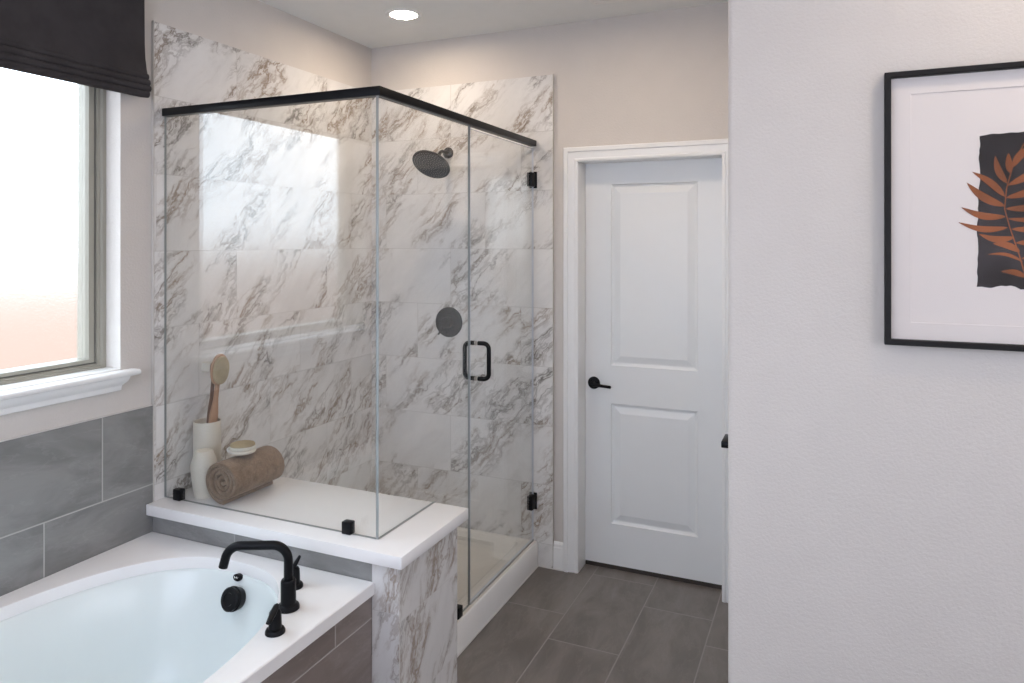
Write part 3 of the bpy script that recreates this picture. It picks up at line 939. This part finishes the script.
lp = [(bx - 0.030 - 0.030 * math.sin(f_ * PI), by - 0.040 + 0.060 * f_, zt2 + 0.009 + 0.004 * math.sin(f_ * PI)) for f_ in [k / 10 for k in range(11)]]
MB().tube(lp, 0.0045, 10).build('strap', M['grout_w'], rb)

# tall ceramic holder
vx_, vy_ = 0.067, -1.226
vs = thing('ceramic_holder', (vx_, vy_, ZB), 'tall cream ceramic cylinder holding two long brushes beside the marble wall', 'vase')
b = MB()
b.lathe([(0.0, 0.0), (0.051, 0.0), (0.053, 0.003), (0.0525, 0.262), (0.051, 0.2655), (0.049, 0.2655), (0.0475, 0.262), (0.047, 0.012), (0.0, 0.010)], (vx_, vy_, ZB), (0, 0, 1), 48)
b.build('body', M['vase'], vs, sharp=50)
# short rounded jar in front of it
jx, jy = 0.140, -1.3100
jr = thing('ceramic_jar', (jx, jy, ZB), 'short cream ceramic jar with sloped shoulders, half hidden by the rolled towel', 'jar')
b = MB().lathe([(0.0, 0.0), (0.033, 0.0), (0.035, 0.002), (0.0440, 0.060), (0.0500, 0.118), (0.0490, 0.126), (0.033, 0.174), (0.030, 0.177), (0.0, 0.178)], (jx, jy, ZB), (0, 0, 1), 40)
b.build('body', M['vase'], jr, sharp=35)

def brush(base, head, face, name, label, wood, bris, hw, hh, square=False, deep=0.0):
    """Long handled bath brush: base = foot of handle, head = centre of head, face = way the bristles look."""
    base, head, face = Vector(base), Vector(head), Vector(face)
    t_ = thing(name, base, label, 'brush')
    ax = (head - base).normalized()
    face = (face - ax * face.dot(ax)).normalized()
    sd = ax.cross(face).normalized()
    L = (head - base).length
    ctrl = [(0.0, 0.010, 0.007), (0.05, 0.014, 0.009), (0.45, 0.0185, 0.012), (0.62, 0.0175, 0.011), (0.74, 0.0105, 0.0065), ((L - hh) / L, 0.0095, 0.006), ((L - hh * 0.8) / L, 0.0125, 0.006)]
    fat = 1.15 if square else 1.0
    rr = []
    for f_, a_, c_ in ctrl:
        p = base + ax * (L * f_)
        rr.append([p + sd * (a_ * fat * math.cos(2 * PI * k / 16)) + face * (c_ * math.sin(2 * PI * k / 16)) for k in range(16)])
    MB().loft(rr).build('handle', wood, t_, sharp=60)
    def ring(s, h, n=36):
        pts = []
        for k in range(n):
            a = 2 * PI * k / n
            e = 2.0 / (3.5 if square else 2.15)
            c, q = math.cos(a), math.sin(a)
            pts.append(head + sd * (hw * s * math.copysign(abs(c) ** e, c)) + ax * (hh * s * math.copysign(abs(q) ** e, q)) + face * h)
        return pts
    MB().loft([ring(0.90, -0.009), ring(0.98, -0.006), ring(1.0, 0.0), ring(0.98, 0.005), ring(0.93, 0.007)]).build('head', wood, t_, sharp=40)
    MB().loft([ring(0.86, 0.007), ring(0.88, 0.020 + deep), ring(0.85, 0.026 + deep), ring(0.6, 0.028 + deep)]).build('bristles', bris, t_, sharp=60)
    return t_
brush((0.068, -1.234, ZB + 0.014), (0.1165, -1.212, 1.120), (0.98, -0.30, 0.10), 'long_bath_brush', 'oval headed wooden bath brush with tan bristles standing in the ceramic holder', M['wood'], M['bristle'], 0.034, 0.064)
brush((0.044, -1.211, ZB + 0.014), (0.072, -1.197, 1.122), (-0.92, -0.38, 0.05), 'long_bath_brush', 'dark handled bath brush with white bristle block, half hidden behind the oval headed one', M['wood_dark'], M['bristle_w'], 0.022, 0.022, True, 0.016)

# ================================================================== ROMAN SHADE
SH0, SH1 = -2.765, -1.496
rs = thing('roman_shade', (0.0, (SH0 + SH1) / 2, 2.62), 'charcoal roman shade drawn halfway up over the frosted window', 'window shade')
MB().box(0.001, 0.040, SH0 + 0.004, SH1 - 0.004, 2.585, 2.62, 0.003).build('headrail', M['shade'], rs)
def drape(prof, name, parent, y0=SH0, y1=SH1, flare=0.0):
    n = 24
    rings = []
    for i in range(n + 1):
        f_ = i / n
        y = y0 + (y1 - y0) * f_
        w_ = 0.0012 * math.sin(f_ * 23) + 0.0009 * math.sin(f_ * 51 + 1)
        rings.append([(x + w_ * k_, y + (flare * (1 if f_ == 1 else (-1 if f_ == 0 else 0)) * k_), z) for x, z, k_ in prof])
    return MB().loft(rings).build(name, M['shade'], parent, sharp=45)
front = [(0.042, 2.620), (0.044, 2.55), (0.045, 2.45), (0.046, 2.36), (0.049, 2.305), (0.056, 2.265), (0.062, 2.238)]
pr = [(x, z, 1.0 if z < 2.5 else 0.3) for x, z in front] + [(x - 0.003, z, 1.0 if z < 2.5 else 0.3) for x, z in reversed(front)]
drape(pr, 'panel', rs)
for i, (zc, xo, fl) in enumerate(((2.240, 0.064, 0.003), (2.219, 0.067, 0.007), (2.198, 0.066, 0.011), (2.178, 0.062, 0.008))):
    loop_ = []
    for a in range(-100, 101, 20):
        loop_.append((xo - 0.010 + 0.012 * math.cos(math.radians(a)), zc - 0.004 + 0.0125 * math.sin(math.radians(a)), 1.0))
    loop_ += [(0.018, zc + 0.014, 0.5), (0.018, zc - 0.012, 0.5)]
    drape(loop_, 'fold', rs, flare=fl)

# ================================================================== PICTURE
FX0, FX1, FZ0, FZ1 = 2.4775, 3.1390, 1.370, 2.057
pc = thing('framed_print', ((FX0 + FX1) / 2, YR, FZ0), 'black framed print of a rust coloured frond hanging on the right partition wall', 'picture')
fp = [(0.0, 0.0), (0.0, 0.026), (0.002, 0.028), (0.0125, 0.028), (0.0145, 0.026), (0.0145, 0.0)]
rr = []
for sx, sz in ((0, 0), (1, 0), (1, 1), (0, 1)):
    rr.append([((FX0 + d) if sx == 0 else (FX1 - d), YR - 0.001 - t_, (FZ0 + d) if sz == 0 else (FZ1 - d)) for d, t_ in fp])
MB().loft(rr, True, loop=True).build('frame', M['frame'], pc, sharp=30)
MB().box(FX0 + 0.012, FX1 - 0.012, YR - 0.007, YR - 0.004, FZ0 + 0.012, FZ1 - 0.012).build('backing', M['mat'], pc)
# bevelled mat window
mx0, mx1, mz0, mz1 = 2.538, 3.0785, 1.428, 2.000
rr = []
mp = [(-0.047, 0.0072), (-0.047, 0.0100), (-0.0015, 0.0100), (0.0, 0.0085), (0.0, 0.0072)]
for sx, sz in ((0, 0), (1, 0), (1, 1), (0, 1)):
    rr.append([((mx0 + d) if sx == 0 else (mx1 - d), YR - t_, (mz0 + d) if sz == 0 else (mz1 - d)) for d, t_ in mp])
MB().loft(rr, True, loop=True).build('mat_board', M['mat'], pc, sharp=20)
# painted patch with a ragged edge
px0, px1, pz0, pz1 = 2.682, 2.935, 1.520, 1.893
rnd = random.Random(3)
poly = []
def rag(a, b_, n, amp):
    a, b_ = Vector(a), Vector(b_)
    d = (b_ - a).normalized()
    nn = Vector((d.y, -d.x))
    ph = rnd.random() * 9
    for k in range(n):
        f_ = k / n
        poly.append(a.lerp(b_, f_) + nn * (amp * (0.5 * math.sin(f_ * 11 + ph) + 0.4 * math.sin(f_ * 27 + ph * 2) + (rnd.random() - 0.5) * 0.7)))
rag((px0 - 0.004, pz0), (px1, pz0 - 0.004), 26, 0.006)
rag((px1, pz0 - 0.004), (px1 + 0.003, pz1 - 0.006), 40, 0.003)
for k in range(20):
    f_ = k / 20
    poly.append(Vector((px1 + 0.003 + (px0 + 0.003 - px1 - 0.003) * f_, pz1 - 0.004 + 0.010 * math.sin(f_ * PI) * (0.7 + 0.5 * math.sin(f_ * 7)) + (rnd.random() - 0.5) * 0.003)))
rag((px0 + 0.003, pz1 - 0.006), (px0 - 0.004, pz0), 44, 0.003)
MB().prism([(p.x, YR - 0.0071, p.y) for p in poly], (0, -0.0006, 0)).build('painted_patch', M['ink'], pc, smooth=False)
# frond
stem = [(2.782, 1.520), (2.775, 1.554), (2.765, 1.596), (2.745, 1.666), (2.735, 1.709), (2.739, 1.758), (2.754, 1.821), (2.776, 1.868)]
lf = MB()
def leaf(b_, tip, wd, bend):
    b_, tip = Vector(b_), Vector(tip)
    d = tip - b_
    nn = Vector((-d.y, d.x)).normalized()
    up_, dn = [], []
    for k in range(13):
        f_ = k / 12
        c = b_ + d * f_ + nn * (bend * math.sin(f_ * PI) * d.length)
        hw = wd * (math.sin(PI * f_ ** 0.8) ** 0.8) * (1 if f_ < 1 else 0)
        up_.append(c + nn * hw)
        dn.append(c - nn * hw)
    pts = [up_[0]] + up_[1:12] + [tip] + list(reversed(dn[1:12]))
    lf.prism([(p.x, YR - 0.0077, p.y) for p in pts], (0, -0.0003, 0))
left = [((2.742, 1.664), (2.639, 1.678), .0075, .10), ((2.738, 1.690), (2.645, 1.715), .0085, .10), ((2.736, 1.715), (2.657, 1.775), .0095, .08), ((2.736, 1.738), (2.668, 1.801), .008, -.06),
        ((2.740, 1.770), (2.716, 1.838), .0075, .08), ((2.746, 1.795), (2.743, 1.843), .007, .02), ((2.755, 1.640), (2.682, 1.649), .008, .12), ((2.766, 1.606), (2.711, 1.625), .008, -.10),
        ((2.772, 1.582), (2.700, 1.599), .004, -.12), ((2.779, 1.545), (2.727, 1.558), .007, -.10)]
right = [((2.736, 1.709), (2.850, 1.742), .0085, -.10), ((2.737, 1.735), (2.845, 1.790), .009, -.08), ((2.741, 1.765), (2.835, 1.835), .009, -.06), ((2.750, 1.808), (2.800, 1.862), .0085, .10), ((2.776, 1.866), (2.800, 1.905), .006, .05),
         ((2.741, 1.685), (2.858, 1.706), .006, -.10), ((2.748, 1.660), (2.866, 1.690), .0085, -.10), ((2.757, 1.627), (2.862, 1.660), .009, -.10), ((2.768, 1.590), (2.858, 1.618), .0085, -.10), ((2.776, 1.556), (2.842, 1.578), .007, -.10)]
for a in left + right:
    leaf(*a)
for k in range(len(stem) - 1):
    a, c = Vector(stem[k]), Vector(stem[k + 1])
    n_ = Vector((-(c - a).y, (c - a).x)).normalized() * 0.0012
    lf.prism([(p.x, YR - 0.0077, p.y) for p in (a + n_, a - n_, c - n_, c + n_)], (0, -0.0004, 0))
lf.build('painted_frond', M['rust'], pc, smooth=False)
MB().box(FX0 + 0.0145, FX1 - 0.0145, YR - 0.0225, YR - 0.0205, FZ0 + 0.0145, FZ1 - 0.0145).build('picture_glass', M['picture_glass'], pc, smooth=False)

# ================================================================== CEILING FIXTURES
def downlight(x, y, label):
    t_ = thing('ceiling_light', (x, y, H), label, 'ceiling light', 'recessed ceiling lights')
    MB().lathe([(0.064, 0.0), (0.064, -0.004), (0.066, -0.006), (0.084, -0.004), (0.087, -0.001), (0.087, 0.0)], (x, y, H), (0, 0, 1), 40).build('trim_ring', M['trim'], t_, sharp=40)
    MB().lathe([(0.0635, -0.0015), (0.050, -0.003), (0.0, -0.0035)], (x, y, H), (0, 0, 1), 40).build('lens', M['lens'], t_)
downlight(0.496, -0.446, 'round recessed ceiling light glowing above the shower')
for x, y in ((1.55, -0.75), (1.30, -2.55), (2.95, -1.80)):  # unseen lights added to brighten the rest of the room
    downlight(x, y, 'added recessed ceiling light, unseen, to brighten the room')

vt = thing('ceiling_vent', (1.525, -0.375, H), 'white square ceiling vent cut off by the top of the picture', 'vent')
b = MB().box(1.372, 1.672, -0.530, -0.228, H - 0.010, H - 0.0005, 0.003)
b.build('cover', M['vent'], vt)
sl = MB()
for k in range(9):
    y = -0.510 + k * 0.030
    sl.box(1.392, 1.652, y, y + 0.014, H - 0.013, H - 0.010, 0.001, 1)
sl.build('slats', M['vent'], vt)
